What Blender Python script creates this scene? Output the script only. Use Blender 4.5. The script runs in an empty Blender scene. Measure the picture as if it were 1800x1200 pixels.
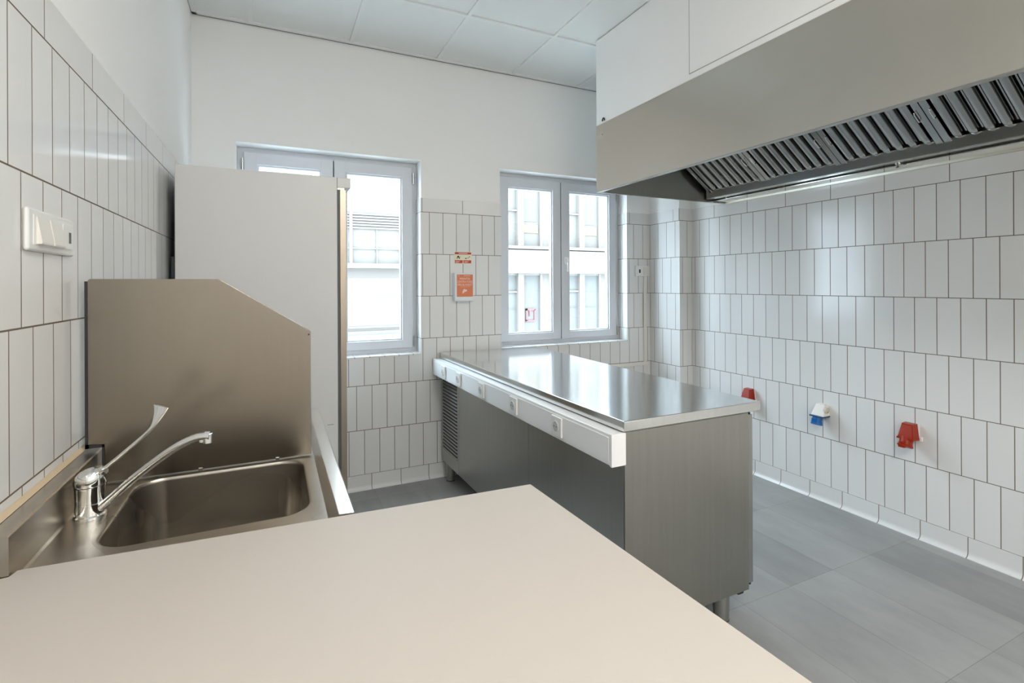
import bpy, bmesh, math
from mathutils import Vector, Matrix
C = bpy.context.scene.collection
PI = math.pi
# ------------------------------------------------------------------ camera
XL, XR, YB, ZC, H = -0.4378, 3.1593, 3.5135, 3.0117, 1.385
YR = -2.4                                   # rear wall, behind the photographer
TH, ROLL = 0.4423, -0.0046
cam = bpy.data.cameras.new('camera'); co = bpy.data.objects.new('camera', cam); C.objects.link(co)
cam.sensor_width = 36; cam.lens = 881.244 / 1800 * 36; cam.shift_y = -(600 - 500.27) / 1800
cam.clip_start = 0.02; cam.clip_end = 200
F = Vector((math.sin(TH), math.cos(TH), 0)); R0 = Vector((math.cos(TH), -math.sin(TH), 0)); U0 = Vector((0, 0, 1))
R = R0 * math.cos(ROLL) + U0 * math.sin(ROLL); U = U0 * math.cos(ROLL) - R0 * math.sin(ROLL)
M = Matrix((R, U, -F)).transposed().to_4x4(); M.translation = (0, 0, H)
co.matrix_world = M
bpy.context.scene.camera = co
# ------------------------------------------------------------------ world, lights, exposure
sc = bpy.context.scene
sc.view_settings.view_transform = 'Standard'; sc.view_settings.look = 'None'
sc.view_settings.gamma = 1; sc.view_settings.use_curve_mapping = False
sc.view_settings.exposure = 0.21
w = bpy.data.worlds.new('world'); sc.world = w; w.use_nodes = True
w.node_tree.nodes['Background'].inputs[0].default_value = (0.70, 0.865, 1.0, 1)
w.node_tree.nodes['Background'].inputs[1].default_value = 17.5
sc.cycles.max_bounces = 10; sc.cycles.diffuse_bounces = 6; sc.cycles.glossy_bounces = 5
sc.cycles.transparent_max_bounces = 12; sc.cycles.sample_clamp_indirect = 6
sc.cycles.use_denoising = True

def area(name, loc, size, power, col, rot, portal=False):
    l = bpy.data.lights.new(name, 'AREA'); l.shape = 'RECTANGLE'; l.size, l.size_y = size
    l.energy = power; l.color = col
    if portal: l.cycles.is_portal = True
    o = bpy.data.objects.new(name, l); C.objects.link(o); o.location = loc; o.rotation_euler = rot
    return o
W1 = (-0.213, 0.950); W2 = (1.568, 2.778); WZ = (0.893, 2.277)
for x0, x1 in (W1, W2):
    area('window_portal', ((x0 + x1) / 2, YB + 0.235, (WZ[0] + WZ[1]) / 2), (x1 - x0, WZ[1] - WZ[0]), 1, (1, 1, 1), (-PI / 2, 0, 0), True)
# unseen ceiling panels added behind the photographer as fill light
FILL_PANELS = [(0.77, -0.44), (0.77, -1.64), (2.57, -1.64)]
for px, py in FILL_PANELS:
    area('ceiling_panel_light', (px, py, ZC - 0.006), (0.54, 0.54), 27, (1.0, 0.975, 0.94), (0, 0, 0))
LIGHTS_END = None

# ------------------------------------------------------------------ materials
def nodes(name):
    m = bpy.data.materials.new(name); m.use_nodes = True
    nt = m.node_tree; return m, nt, nt.nodes['Principled BSDF']
def mat(name, col, rough=0.5, metal=0.0, bump=0.0, bscale=60, var=0.0, spec=0.5, coat=0.0):
    m, nt, b = nodes(name)
    b.inputs['Base Color'].default_value = (*col, 1); b.inputs['Roughness'].default_value = rough
    b.inputs['Metallic'].default_value = metal; b.inputs['Specular IOR Level'].default_value = spec
    b.inputs['Coat Weight'].default_value = coat
    tc = nt.nodes.new('ShaderNodeTexCoord')
    if bump or var:
        n = nt.nodes.new('ShaderNodeTexNoise'); n.inputs['Scale'].default_value = bscale; n.inputs['Detail'].default_value = 4
        nt.links.new(tc.outputs['Object'], n.inputs['Vector'])
        if bump:
            bp = nt.nodes.new('ShaderNodeBump'); bp.inputs['Strength'].default_value = bump; bp.inputs['Distance'].default_value = 0.002
            nt.links.new(n.outputs['Fac'], bp.inputs['Height']); nt.links.new(bp.outputs['Normal'], b.inputs['Normal'])
        if var:
            n2 = nt.nodes.new('ShaderNodeTexNoise'); n2.inputs['Scale'].default_value = 2.3; n2.inputs['Detail'].default_value = 3
            nt.links.new(tc.outputs['Object'], n2.inputs['Vector'])
            mx = nt.nodes.new('ShaderNodeMix'); mx.data_type = 'RGBA'
            mx.inputs['A'].default_value = (*[c * (1 - var) for c in col], 1); mx.inputs['B'].default_value = (*[min(1, c * (1 + var)) for c in col], 1)
            nt.links.new(n2.outputs['Fac'], mx.inputs['Factor']); nt.links.new(mx.outputs['Result'], b.inputs['Base Color'])
    return m

def steel(name, col=(0.60, 0.58, 0.54), rough=0.28, grain=(1, 1, 60), strength=0.12, rvar=0.10, wave=0.0, cvar=0.12):
    """brushed stainless steel, grain = scale per axis (small along the brushing)"""
    m, nt, b = nodes(name)
    b.inputs['Metallic'].default_value = 1
    tc = nt.nodes.new('ShaderNodeTexCoord'); mp = nt.nodes.new('ShaderNodeMapping'); mp.inputs['Scale'].default_value = grain
    nt.links.new(tc.outputs['Object'], mp.inputs['Vector'])
    n = nt.nodes.new('ShaderNodeTexNoise'); n.inputs['Scale'].default_value = 6; n.inputs['Detail'].default_value = 6; n.inputs['Roughness'].default_value = 0.7
    nt.links.new(mp.outputs['Vector'], n.inputs['Vector'])
    n2 = nt.nodes.new('ShaderNodeTexNoise'); n2.inputs['Scale'].default_value = 1.7; n2.inputs['Detail'].default_value = 1
    nt.links.new(tc.outputs['Object'], n2.inputs['Vector'])
    mr = nt.nodes.new('ShaderNodeMapRange'); mr.inputs['From Min'].default_value = 0.1; mr.inputs['From Max'].default_value = 0.9
    mr.inputs['To Min'].default_value = rough - rvar / 2; mr.inputs['To Max'].default_value = rough + rvar / 2
    nt.links.new(n2.outputs['Fac'], mr.inputs['Value']); nt.links.new(mr.outputs['Result'], b.inputs['Roughness'])
    mx = nt.nodes.new('ShaderNodeMix'); mx.data_type = 'RGBA'
    mx.inputs['A'].default_value = (*[c * (1 - cvar) for c in col], 1); mx.inputs['B'].default_value = (*[c * (1 + cvar) for c in col], 1)
    nt.links.new(n.outputs['Fac'], mx.inputs['Factor']); nt.links.new(mx.outputs['Result'], b.inputs['Base Color'])
    bp = nt.nodes.new('ShaderNodeBump'); bp.inputs['Strength'].default_value = strength; bp.inputs['Distance'].default_value = 0.001
    nt.links.new(n.outputs['Fac'], bp.inputs['Height'])
    if wave:
        n3 = nt.nodes.new('ShaderNodeTexNoise'); n3.inputs['Scale'].default_value = 2.2; n3.inputs['Detail'].default_value = 1
        nt.links.new(tc.outputs['Object'], n3.inputs['Vector'])
        bp2 = nt.nodes.new('ShaderNodeBump'); bp2.inputs['Strength'].default_value = wave; bp2.inputs['Distance'].default_value = 0.02
        nt.links.new(n3.outputs['Fac'], bp2.inputs['Height']); nt.links.new(bp2.outputs['Normal'], bp.inputs['Normal'])
    nt.links.new(bp.outputs['Normal'], b.inputs['Normal'])
    return m

S0, RW, TW = 0.10, 0.3015, 0.102
def tile(name, axis, u0, width=TW, row=RW, z0=S0, col=(0.81, 0.808, 0.795), grout=(0.165, 0.125, 0.09), mort=0.0020, rough=0.16):
    m, nt, b = nodes(name)
    L = nt.links.new
    tc = nt.nodes.new('ShaderNodeTexCoord'); sp = nt.nodes.new('ShaderNodeSeparateXYZ'); L(tc.outputs['Object'], sp.inputs[0])
    def sub(sock, v):
        n = nt.nodes.new('ShaderNodeMath'); n.operation = 'SUBTRACT'; L(sock, n.inputs[0]); n.inputs[1].default_value = v; return n.outputs[0]
    cb = nt.nodes.new('ShaderNodeCombineXYZ')
    L(sub(sp.outputs['XYZ'.index(axis)], u0 + 0.5 * width - 50 * width), cb.inputs[0]); L(sub(sp.outputs[2], z0), cb.inputs[1])
    br = nt.nodes.new('ShaderNodeTexBrick'); L(cb.outputs[0], br.inputs['Vector'])
    br.offset = 0.5; br.offset_frequency = 2; br.squash = 1
    for k, v in (('Scale', 1), ('Mortar Size', mort), ('Mortar Smooth', 0.15), ('Bias', 0), ('Brick Width', width), ('Row Height', row)):
        br.inputs[k].default_value = v
    br.inputs['Color1'].default_value = (*col, 1); br.inputs['Color2'].default_value = (*[c * 0.955 for c in col], 1)
    br.inputs['Mortar'].default_value = (*grout, 1)
    L(br.outputs['Color'], b.inputs['Base Color'])
    mr = nt.nodes.new('ShaderNodeMapRange'); mr.inputs['To Min'].default_value = rough; mr.inputs['To Max'].default_value = 0.8
    L(br.outputs['Fac'], mr.inputs['Value']); L(mr.outputs['Result'], b.inputs['Roughness'])
    inv = nt.nodes.new('ShaderNodeMath'); inv.operation = 'SUBTRACT'; inv.inputs[0].default_value = 1; L(br.outputs['Fac'], inv.inputs[1])
    bp = nt.nodes.new('ShaderNodeBump'); bp.inputs['Strength'].default_value = 0.5; bp.inputs['Distance'].default_value = 0.001; L(inv.outputs[0], bp.inputs['Height'])
    ns = nt.nodes.new('ShaderNodeTexNoise'); ns.inputs['Scale'].default_value = 7; ns.inputs['Detail'].default_value = 1; L(tc.outputs['Object'], ns.inputs['Vector'])
    bp2 = nt.nodes.new('ShaderNodeBump'); bp2.inputs['Strength'].default_value = 0.25; bp2.inputs['Distance'].default_value = 0.003
    L(ns.outputs['Fac'], bp2.inputs['Height']); L(bp2.outputs['Normal'], bp.inputs['Normal']); L(bp.outputs['Normal'], b.inputs['Normal'])
    return m

def floor_mat():
    m, nt, b = nodes('floor_tile'); L = nt.links.new
    tc = nt.nodes.new('ShaderNodeTexCoord')
    mp = nt.nodes.new('ShaderNodeMapping'); mp.inputs['Location'].default_value = (-1.825 + 30 * 0.305, -0.93 + 30 * 0.6, 0)
    L(tc.outputs['Object'], mp.inputs['Vector'])
    br = nt.nodes.new('ShaderNodeTexBrick'); L(mp.outputs[0], br.inputs['Vector']); br.offset = 0.0; br.squash = 1
    for k, v in (('Scale', 1), ('Mortar Size', 0.0008), ('Mortar Smooth', 0.2), ('Bias', 0), ('Brick Width', 0.305), ('Row Height', 0.6)):
        br.inputs[k].default_value = v
    br.inputs['Color1'].default_value = (0.27, 0.272, 0.265, 1); br.inputs['Color2'].default_value = (0.335, 0.338, 0.33, 1)
    br.inputs['Mortar'].default_value = (0.17, 0.15, 0.12, 1)
    mp2 = nt.nodes.new('ShaderNodeMapping'); mp2.inputs['Scale'].default_value = (3.5, 1.2, 1); L(tc.outputs['Object'], mp2.inputs['Vector'])
    n = nt.nodes.new('ShaderNodeTexNoise'); n.inputs['Scale'].default_value = 1.6; n.inputs['Detail'].default_value = 6; n.inputs['Roughness'].default_value = 0.6; L(mp2.outputs[0], n.inputs['Vector'])
    mr = nt.nodes.new('ShaderNodeMapRange'); mr.inputs['From Min'].default_value = 0.3; mr.inputs['From Max'].default_value = 0.7; mr.inputs['To Min'].default_value = 0.86; mr.inputs['To Max'].default_value = 1.14; L(n.outputs['Fac'], mr.inputs['Value'])
    mx = nt.nodes.new('ShaderNodeVectorMath'); mx.operation = 'SCALE'; L(br.outputs['Color'], mx.inputs[0]); L(mr.outputs['Result'], mx.inputs['Scale'])
    L(mx.outputs[0], b.inputs['Base Color']); b.inputs['Roughness'].default_value = 0.42
    bp = nt.nodes.new('ShaderNodeBump'); bp.inputs['Strength'].default_value = 0.15; bp.inputs['Distance'].default_value = 0.002; L(n.outputs['Fac'], bp.inputs['Height']); L(bp.outputs['Normal'], b.inputs['Normal'])
    return m

def glass_mat():
    m = bpy.data.materials.new('window_glass'); m.use_nodes = True; nt = m.node_tree; nt.nodes.clear()
    o = nt.nodes.new('ShaderNodeOutputMaterial'); t = nt.nodes.new('ShaderNodeBsdfTransparent'); t.inputs[0].default_value = (0.97, 0.985, 0.99, 1)
    g = nt.nodes.new('ShaderNodeBsdfGlossy'); g.inputs['Roughness'].default_value = 0.01; lw = nt.nodes.new('ShaderNodeLayerWeight'); lw.inputs[0].default_value = 0.5
    pw = nt.nodes.new('ShaderNodeMath'); pw.operation = 'POWER'; nt.links.new(lw.outputs['Facing'], pw.inputs[0]); pw.inputs[1].default_value = 5
    f = nt.nodes.new('ShaderNodeMath'); f.operation = 'MULTIPLY_ADD'; nt.links.new(pw.outputs[0], f.inputs[0]); f.inputs[1].default_value = 0.9; f.inputs[2].default_value = 0.04
    mx = nt.nodes.new('ShaderNodeMixShader'); nt.links.new(f.outputs[0], mx.inputs[0]); nt.links.new(t.outputs[0], mx.inputs[1]); nt.links.new(g.outputs[0], mx.inputs[2])
    nt.links.new(mx.outputs[0], o.inputs[0]); return m
def emit(name, col, s):
    m, nt, b = nodes(name); b.inputs['Base Color'].default_value = (0.8, 0.8, 0.8, 1)
    b.inputs['Emission Color'].default_value = (*col, 1); b.inputs['Emission Strength'].default_value = s; return m

PLASTER = mat('wall_plaster', (0.915, 0.908, 0.893), 0.7, bump=0.15, bscale=25, var=0.012)
BOXPL = mat('boxing_plaster', (0.93, 0.93, 0.925), 0.6)
CEILM = mat('ceiling_panel', (0.80, 0.81, 0.795), 0.75, bump=0.1, bscale=200)
GRIDM = mat('ceiling_grid_paint', (0.80, 0.815, 0.80), 0.4)
T_BACK = tile('wall_tile_back', 'X', 0.447)
T_RIGHT = tile('wall_tile_right', 'Y', 2.9623 + 0.051)
T_LEFT = tile('wall_tile_left', 'Y', 1.217 + 0.051, rough=0.11)
T_REV = tile('wall_tile_reveal', 'Y', YB + 0.012)
T_PIL = tile('wall_tile_pillar_side', 'Y', 3.145 + 0.0)
T_PILF = tile('wall_tile_pillar_front', 'X', 3.021 + 0.03)
TT_BACK = tile('tile_band_back', 'X', 1.262, 0.3075, 0.6, S0 + 6 * RW)
TT_RIGHT = tile('tile_band_right', 'Y', 2.297, 0.3075, 0.6, S0 + 6 * RW)
TT_LEFT = tile('tile_band_left', 'Y', 1.691, 0.3100, 0.6, S0 + 6 * RW)
SK_X = tile('skirting_tile_x', 'X', 0.595, 0.2, 0.6, -0.3, col=(0.80, 0.80, 0.79))
SK_Y = tile('skirting_tile_y', 'Y', 1.716, 0.2065, 0.6, -0.3, col=(0.80, 0.80, 0.79))
FLOORM = floor_mat()
PVC = mat('window_pvc', (0.66, 0.68, 0.72), 0.35)
WHITE = mat('white_plastic', (0.82, 0.82, 0.80), 0.3)
TRUNK = mat('white_trunking_plastic', (0.90, 0.905, 0.905), 0.35)
IVORY = mat('ivory_plastic', (0.80, 0.77, 0.71), 0.35)
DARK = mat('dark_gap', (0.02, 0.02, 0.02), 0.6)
BLACKM = mat('black_metal', (0.012, 0.02, 0.022), 0.4)
RUBBER = mat('black_rubber', (0.03, 0.03, 0.03), 0.6)
GASKET = mat('grey_gasket', (0.10, 0.11, 0.10), 0.5)
LAM = mat('cream_laminate', (0.51, 0.468, 0.42), 0.55, bump=0.03, bscale=300, var=0.006)
CABW = mat('cabinet_white', (0.75, 0.74, 0.72), 0.45)
FRIDGE = mat('fridge_enamel', (0.70, 0.70, 0.69), 0.38, bump=0.02, bscale=120)
ST_TOP = steel('steel_worktop', (0.70, 0.71, 0.70), 0.13, (8, 0.6, 1), 0.04, 0.04, wave=0.05)
ST_V = steel('steel_vertical_grain', (0.42, 0.42, 0.40), 0.33, (14, 14, 0.4), 0.10, 0.10)
ST_SIDE = steel('steel_side_panel', (0.39, 0.38, 0.35), 0.30, (14, 14, 0.4), 0.08, 0.08)
ST_HOOD = steel('steel_hood', (0.60, 0.565, 0.51), 0.24, (14, 14, 0.4), 0.02, 0.08, cvar=0.03)
ST_SINK = steel('steel_sink', (0.42, 0.39, 0.345), 0.27, (1.5, 10, 1), 0.06, 0.10)
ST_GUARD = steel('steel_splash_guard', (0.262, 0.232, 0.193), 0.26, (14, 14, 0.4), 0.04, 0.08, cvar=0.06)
ST_FILT = steel('steel_filter', (0.50, 0.51, 0.50), 0.15, (1, 14, 1), 0.05, 0.06)
CHROME = steel('chrome', (0.78, 0.80, 0.80), 0.07, (1, 1, 1), 0.0, 0.02)
DOOR_REFL = steel('steel_fridge_door', (0.42, 0.36, 0.29), 0.3, (14, 14, 0.4), 0.05, 0.06)  # brown of the door's reflections put into its steel colour
RED = mat('red_plastic', (0.34, 0.022, 0.003), 0.3, spec=0.3)
BLUE = mat('blue_plastic', (0.005, 0.13, 0.42), 0.3)
ORANGE = mat('orange_print', (0.74, 0.22, 0.10), 0.4)
SIGNRED = mat('red_print', (0.55, 0.05, 0.03), 0.4)
SIGNCR = mat('cream_print', (0.82, 0.78, 0.60), 0.4)
PINK = mat('pale_pink_print', (0.88, 0.66, 0.60), 0.4)
INK = mat('black_print', (0.02, 0.03, 0.02), 0.5)
SILIC = mat('aged_silicone', (0.62, 0.50, 0.33), 0.5)
GLASS = glass_mat()

# ------------------------------------------------------------------ mesh helpers
class MB:
    def __init__(s): s.bm = bmesh.new()
    def box(s, x0, x1, y0, y1, z0, z1, bev=0.0, seg=2, mi=0):
        vs = [s.bm.verts.new((x, y, z)) for x in (x0, x1) for y in (y0, y1) for z in (z0, z1)]
        fs = [s.bm.faces.new([vs[i] for i in q]) for q in ((0, 1, 3, 2), (4, 6, 7, 5), (0, 4, 5, 1), (2, 3, 7, 6), (0, 2, 6, 4), (1, 5, 7, 3))]
        for f in fs: f.material_index = mi
        if bev: s._bev(vs, bev, seg)
        return s
    def _bev(s, vs, bev, seg):
        es = list({e for v in vs for e in v.link_edges})
        bmesh.ops.bevel(s.bm, geom=es, offset=bev, segments=seg, profile=0.5, affect='EDGES')
    def hexa(s, low, high, bev=0.0, seg=2):
        """low/high: four (x,y,z) corners each, same winding"""
        a = [s.bm.verts.new(p) for p in low]; b = [s.bm.verts.new(p) for p in high]
        s.bm.faces.new(a[::-1]); s.bm.faces.new(b)
        for i in range(4): s.bm.faces.new((a[i], a[(i + 1) % 4], b[(i + 1) % 4], b[i]))
        if bev: s._bev(a + b, bev, seg)
        return s
    def prism(s, pts, axis, a, b, bev=0.0, seg=2):
        """polygon pts (2D in the two other axes, xyz order) extruded along axis from a to b"""
        def P(p, t):
            return {'x': (t, p[0], p[1]), 'y': (p[0], t, p[1]), 'z': (p[0], p[1], t)}[axis]
        A = [s.bm.verts.new(P(p, a)) for p in pts]; B = [s.bm.verts.new(P(p, b)) for p in pts]; n = len(pts)
        s.bm.faces.new(A[::-1]); s.bm.faces.new(B)
        for i in range(n): s.bm.faces.new((A[i], A[(i + 1) % n], B[(i + 1) % n], B[i]))
        if bev: s._bev(A + B, bev, seg)
        return s
    def loft(s, rings, cap0=False, cap1=False, closed=True):
        rr = [[s.bm.verts.new(p) for p in r] for r in rings]; n = len(rr[0])
        for a, b in zip(rr, rr[1:]):
            for i in range(n if closed else n - 1):
                j = (i + 1) % n; s.bm.faces.new((a[i], a[j], b[j], b[i]))
        if cap0: s.bm.faces.new(rr[0][::-1])
        if cap1: s.bm.faces.new(rr[-1])
        return s
    def lathe(s, prof, c, axis=(0, 0, 1), n=28):
        """prof: list of (radius, height) along axis from c"""
        ax = Vector(axis).normalized(); t = ax.orthogonal().normalized(); u = ax.cross(t); c = Vector(c)
        rings = [[c + ax * h + (t * math.cos(2 * PI * k / n) + u * math.sin(2 * PI * k / n)) * max(r, 1e-5) for k in range(n)] for r, h in prof]
        return s.loft(rings, True, True)
    def cyl(s, a, b, r, n=20, r2=None):
        a, b = Vector(a), Vector(b); return s.lathe([(r, 0), (r2 if r2 is not None else r, (b - a).length)], a, b - a, n)
    def tube(s, pts, rad, n=14):
        """sweep through pts; rad float or list of (ra, rb) ellipse radii"""
        pts = [Vector(p) for p in pts]; rings = []; up = None
        for i, p in enumerate(pts):
            d = (pts[min(i + 1, len(pts) - 1)] - pts[max(i - 1, 0)]).normalized()
            side = d.cross(Vector((0, 0, 1)));
            side = side.normalized() if side.length > 1e-4 else Vector((1, 0, 0))
            nrm = side.cross(d).normalized()
            r = rad if isinstance(rad, (int, float)) else rad[i]
            ra, rb = (r, r) if isinstance(r, (int, float)) else r
            rings.append([p + side * ra * math.cos(2 * PI * k / n) + nrm * rb * math.sin(2 * PI * k / n) for k in range(n)])
        return s.loft(rings, True, True)
    def build(s, name, m, parent=None, smooth=0.6, **tags):
        bmesh.ops.recalc_face_normals(s.bm, faces=s.bm.faces)
        me = bpy.data.meshes.new(name); s.bm.to_mesh(me); s.bm.free()
        for mm in (m if isinstance(m, (list, tuple)) else [m]): me.materials.append(mm)
        o = bpy.data.objects.new(name, me); C.objects.link(o)
        if smooth:
            me.shade_smooth(); me.set_sharp_from_angle(angle=smooth)
        wn = o.modifiers.new('weighted_normal', 'WEIGHTED_NORMAL'); wn.keep_sharp = True; wn.weight = 100
        if parent:
            o.parent = parent; o.matrix_parent_inverse = Matrix.Translation(-Vector(parent_base.get(parent.name, (0, 0, 0)))) if parent.name in parent_base else Matrix()
        for k, v in tags.items(): o[k] = v
        return o
parent_base = {}
def bez(pts, n=8):
    """Catmull-Rom through pts"""
    P = [Vector(p) for p in pts]; P = [P[0] * 2 - P[1]] + P + [P[-1] * 2 - P[-2]]; out = []
    for i in range(1, len(P) - 2):
        for k in range(n):
            t = k / n; a, b, c, d = P[i - 1:i + 3]
            out.append(0.5 * ((2 * b) + (c - a) * t + (2 * a - 5 * b + 4 * c - d) * t * t + (-a + 3 * b - 3 * c + d) * t ** 3))
    out.append(P[-2]); return out
def rrect(x0, x1, y0, y1, r, z, n=6, fn=None):
    pts = []
    for cx, cy, a0 in ((x1 - r, y1 - r, 0), (x0 + r, y1 - r, PI / 2), (x0 + r, y0 + r, PI), (x1 - r, y0 + r, 1.5 * PI)):
        for k in range(n + 1):
            a = a0 + PI / 2 * k / n; pts.append((cx + r * math.cos(a), cy + r * math.sin(a), z))
    return [fn(p) for p in pts] if fn else pts
def thing(name, label, cat, base, group=None):
    """Empty at the thing's base; its parts keep their modelled positions"""
    o = bpy.data.objects.new(name, None); C.objects.link(o); o.location = base; o.empty_display_size = 0.05
    parent_base[o.name] = base
    o['label'] = label; o['category'] = cat
    if group: o['group'] = group
    return o
def text_mesh(body, size, loc, rot, m, parent, name='lettering', align='CENTER', sx=1.0):
    cu = bpy.data.curves.new(name, 'FONT'); cu.body = body; cu.size = size; cu.align_x = align; cu.align_y = 'CENTER'; cu.extrude = 0.0002
    t = bpy.data.objects.new(name, cu); C.objects.link(t); bpy.context.view_layer.update()
    me = bpy.data.meshes.new_from_object(t); bpy.data.objects.remove(t); me.materials.clear(); me.materials.append(m)
    me.transform(Matrix.Translation(loc) @ rot.to_4x4() @ Matrix.Diagonal((sx, 1, 1, 1)))
    o = bpy.data.objects.new(name, me); C.objects.link(o)
    if parent: o.parent = parent; o.matrix_parent_inverse = Matrix.Translation(-Vector(parent_base.get(parent.name, (0, 0, 0))))
    return o
def struct(o): o['kind'] = 'structure'; return o
HY1_ = 2.79
TK = 0.009                                            # tile cladding thickness; room planes above are the tile faces
ZT = S0 + 6 * RW                                      # 1.909, bottom of the top band
ZTT = ZT + 0.10

# ------------------------------------------------------------------ setting
struct(MB().box(XL - 0.3, XR + 0.3, YR - 0.3, YB + 0.3, -0.12, 0.0).build('floor', FLOORM))
# ceiling: slab, panels, grid
cl = struct(MB().box(XL - 0.3, XR + 0.3, YR - 0.3, YB + 0.3, ZC + 0.010, ZC + 0.15).build('ceiling', CEILM))
g = MB()
xs = [0.472 + 0.6 * k for k in range(-1, 5)]; ys = [2.862 - 0.6 * k for k in range(0, 9)]
for x in xs: g.box(x - 0.012, x + 0.012, YR, YB, ZC, ZC + 0.011)
for y in ys: g.box(XL, XR, y - 0.012, y + 0.012, ZC - 0.0003, ZC + 0.011)
g.box(XL, XR, YB - 0.024, YB, ZC - 0.002, ZC + 0.011); g.box(XL, XL + 0.024, YR, YB, ZC - 0.002, ZC + 0.011)
g.build('ceiling_grid', GRIDM, cl)
MB().box(XL, XR, YB - 0.0025, YB + 0.001, ZC - 0.0045, ZC - 0.0019).build('shadow_gap', GASKET, cl)  # dark strip paints the shade line between ceiling trim and back wall
# left wall
wl = struct(MB().box(XL - 0.25, XL - TK + 0.003, YR - 0.3, YB + 0.25, -0.05, ZC + 0.05).build('wall_left', PLASTER))
MB().box(XL - TK, XL, YR, YB, 0.09, ZT).build('tile_cladding', T_LEFT, wl)
MB().box(XL - TK, XL, YR, YB, ZT, ZTT, 0.0008, 1).build('tile_band', TT_LEFT, wl)
# right wall
wr = struct(MB().box(XR + TK - 0.003, XR + 0.25, YR - 0.3, YB + 0.25, -0.05, ZC + 0.05).build('wall_right', PLASTER))
MB().box(XR, XR + TK, YR, 3.145, 0.09, ZT).build('tile_cladding', T_RIGHT, wr)
MB().box(XR, XR + TK, YR, 3.145, ZT, ZTT, 0.0008, 1).box(XR, XR + TK, YR, HY1_, ZTT + 0.0005, ZTT + 0.10, 0.0008, 1).build('tile_band', TT_RIGHT, wr)
# pilaster in the far right corner
PX, PY = 3.021, 3.145
wp = struct(MB().box(PX + TK - 0.003, XR + 0.01, PY + TK - 0.003, YB + 0.02, 0.0, ZC + 0.02).build('wall_corner_pillar', PLASTER))
MB().box(PX, PX + TK, PY + 0.0005, YB, 0.09, ZT).build('tile_cladding', T_PIL, wp)
MB().box(PX + 0.0005, XR, PY, PY + TK, 0.09, ZT).build('tile_cladding', T_PILF, wp)
MB().box(PX, PX + TK, PY, YB, ZT, ZTT, 0.0008, 1).box(PX, XR, PY - 0.0002, PY + TK, ZT, ZTT, 0.0008, 1).build('tile_band', TT_RIGHT, wp)
# back wall with two openings
D = 0.30
def wall_cells(mb, x0, x1, z0, z1, y0, y1, holes, **kw):
    """fill x0..x1, z0..z1 minus the holes (hx0,hx1,hz0,hz1)"""
    xs = sorted({x0, x1, *[h[0] for h in holes], *[h[1] for h in holes]}); xs = [x for x in xs if x0 <= x <= x1]
    for a, b in zip(xs, xs[1:]):
        hs = [h for h in holes if h[0] <= a and h[1] >= b]
        if not hs: mb.box(a, b, y0, y1, z0, z1, **kw); continue
        h = hs[0]
        if h[2] > z0: mb.box(a, b, y0, y1, z0, min(h[2], z1), **kw)
        if h[3] < z1: mb.box(a, b, y0, y1, max(h[3], z0), z1, **kw)
holes = [(*W1, *WZ), (*W2, *WZ)]
mb = MB(); wall_cells(mb, XL - 0.25, XR + 0.25, -0.05, ZC + 0.05, YB + TK - 0.003, YB + D, holes)
wb = struct(mb.build('wall_back', PLASTER))
mb = MB(); wall_cells(mb, XL, PX, 0.09, ZT, YB, YB + TK, holes); mb.build('tile_cladding', T_BACK, wb)
mb = MB(); wall_cells(mb, XL, PX, ZT, ZTT, YB, YB + TK, holes); mb.build('tile_band', TT_BACK, wb)
FY = 3.640                                            # front of the fixed window frames
for x0, x1 in (W1, W2):
    mb = MB()
    for xa, xb in ((x0, x0 + 0.006), (x1 - 0.006, x1)): mb.box(xa, xb, YB + 0.0003, FY, WZ[0], ZT)
    mb.build('tile_cladding', T_REV, wb)
    mb = MB()
    for xa, xb in ((x0, x0 + 0.006), (x1 - 0.006, x1)): mb.box(xa, xb, YB + 0.0003, FY, ZT + 0.001, ZTT)
    mb.build('tile_band', TT_LEFT, wb)
    MB().box(x0 + 0.006, x1 - 0.006, YB - 0.002, FY, WZ[0] - 0.004, WZ[0] + 0.007, 0.002).build('sill_tiles', tile('sill_tile', 'X', x0, 0.1, 5, 0), wb)
# rear wall behind the photographer
mb = MB().box(XL - 0.25, XR + 0.25, YR - 0.25, YR, -0.05, ZC + 0.05)
wre = struct(mb.build('wall_rear', PLASTER))
# coved skirting tiles
def cove(sign, t=0.0095):
    pts = [(0, S0), (t * 0.55, S0), (t * 0.6, 0.03)]
    for k in range(1, 6):
        a = PI / 2 * k / 5; pts.append((t * 0.6 + 0.016 * (1 - math.cos(a)), 0.03 - 0.026 * math.sin(a)))
    pts += [(t * 0.6 + 0.019, 0.0), (0, 0.0)]
    return [(sign * p[0], p[1]) for p in pts]
struct(MB().prism([(XR + p[0], p[1]) for p in cove(-1)], 'y', YR, PY).build('baseboard_right', SK_Y))
struct(MB().prism([(XL + p[0], p[1]) for p in cove(1)], 'y', YR, YB).build('baseboard_left', SK_Y))
bb = struct(MB().prism([(YB + p[0], p[1]) for p in cove(-1)], 'x', XL, PX).build('baseboard_back', SK_X))
struct(MB().prism([(PX + p[0], p[1]) for p in cove(-1)], 'y', PY, YB).build('baseboard_pillar', SK_Y))

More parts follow.
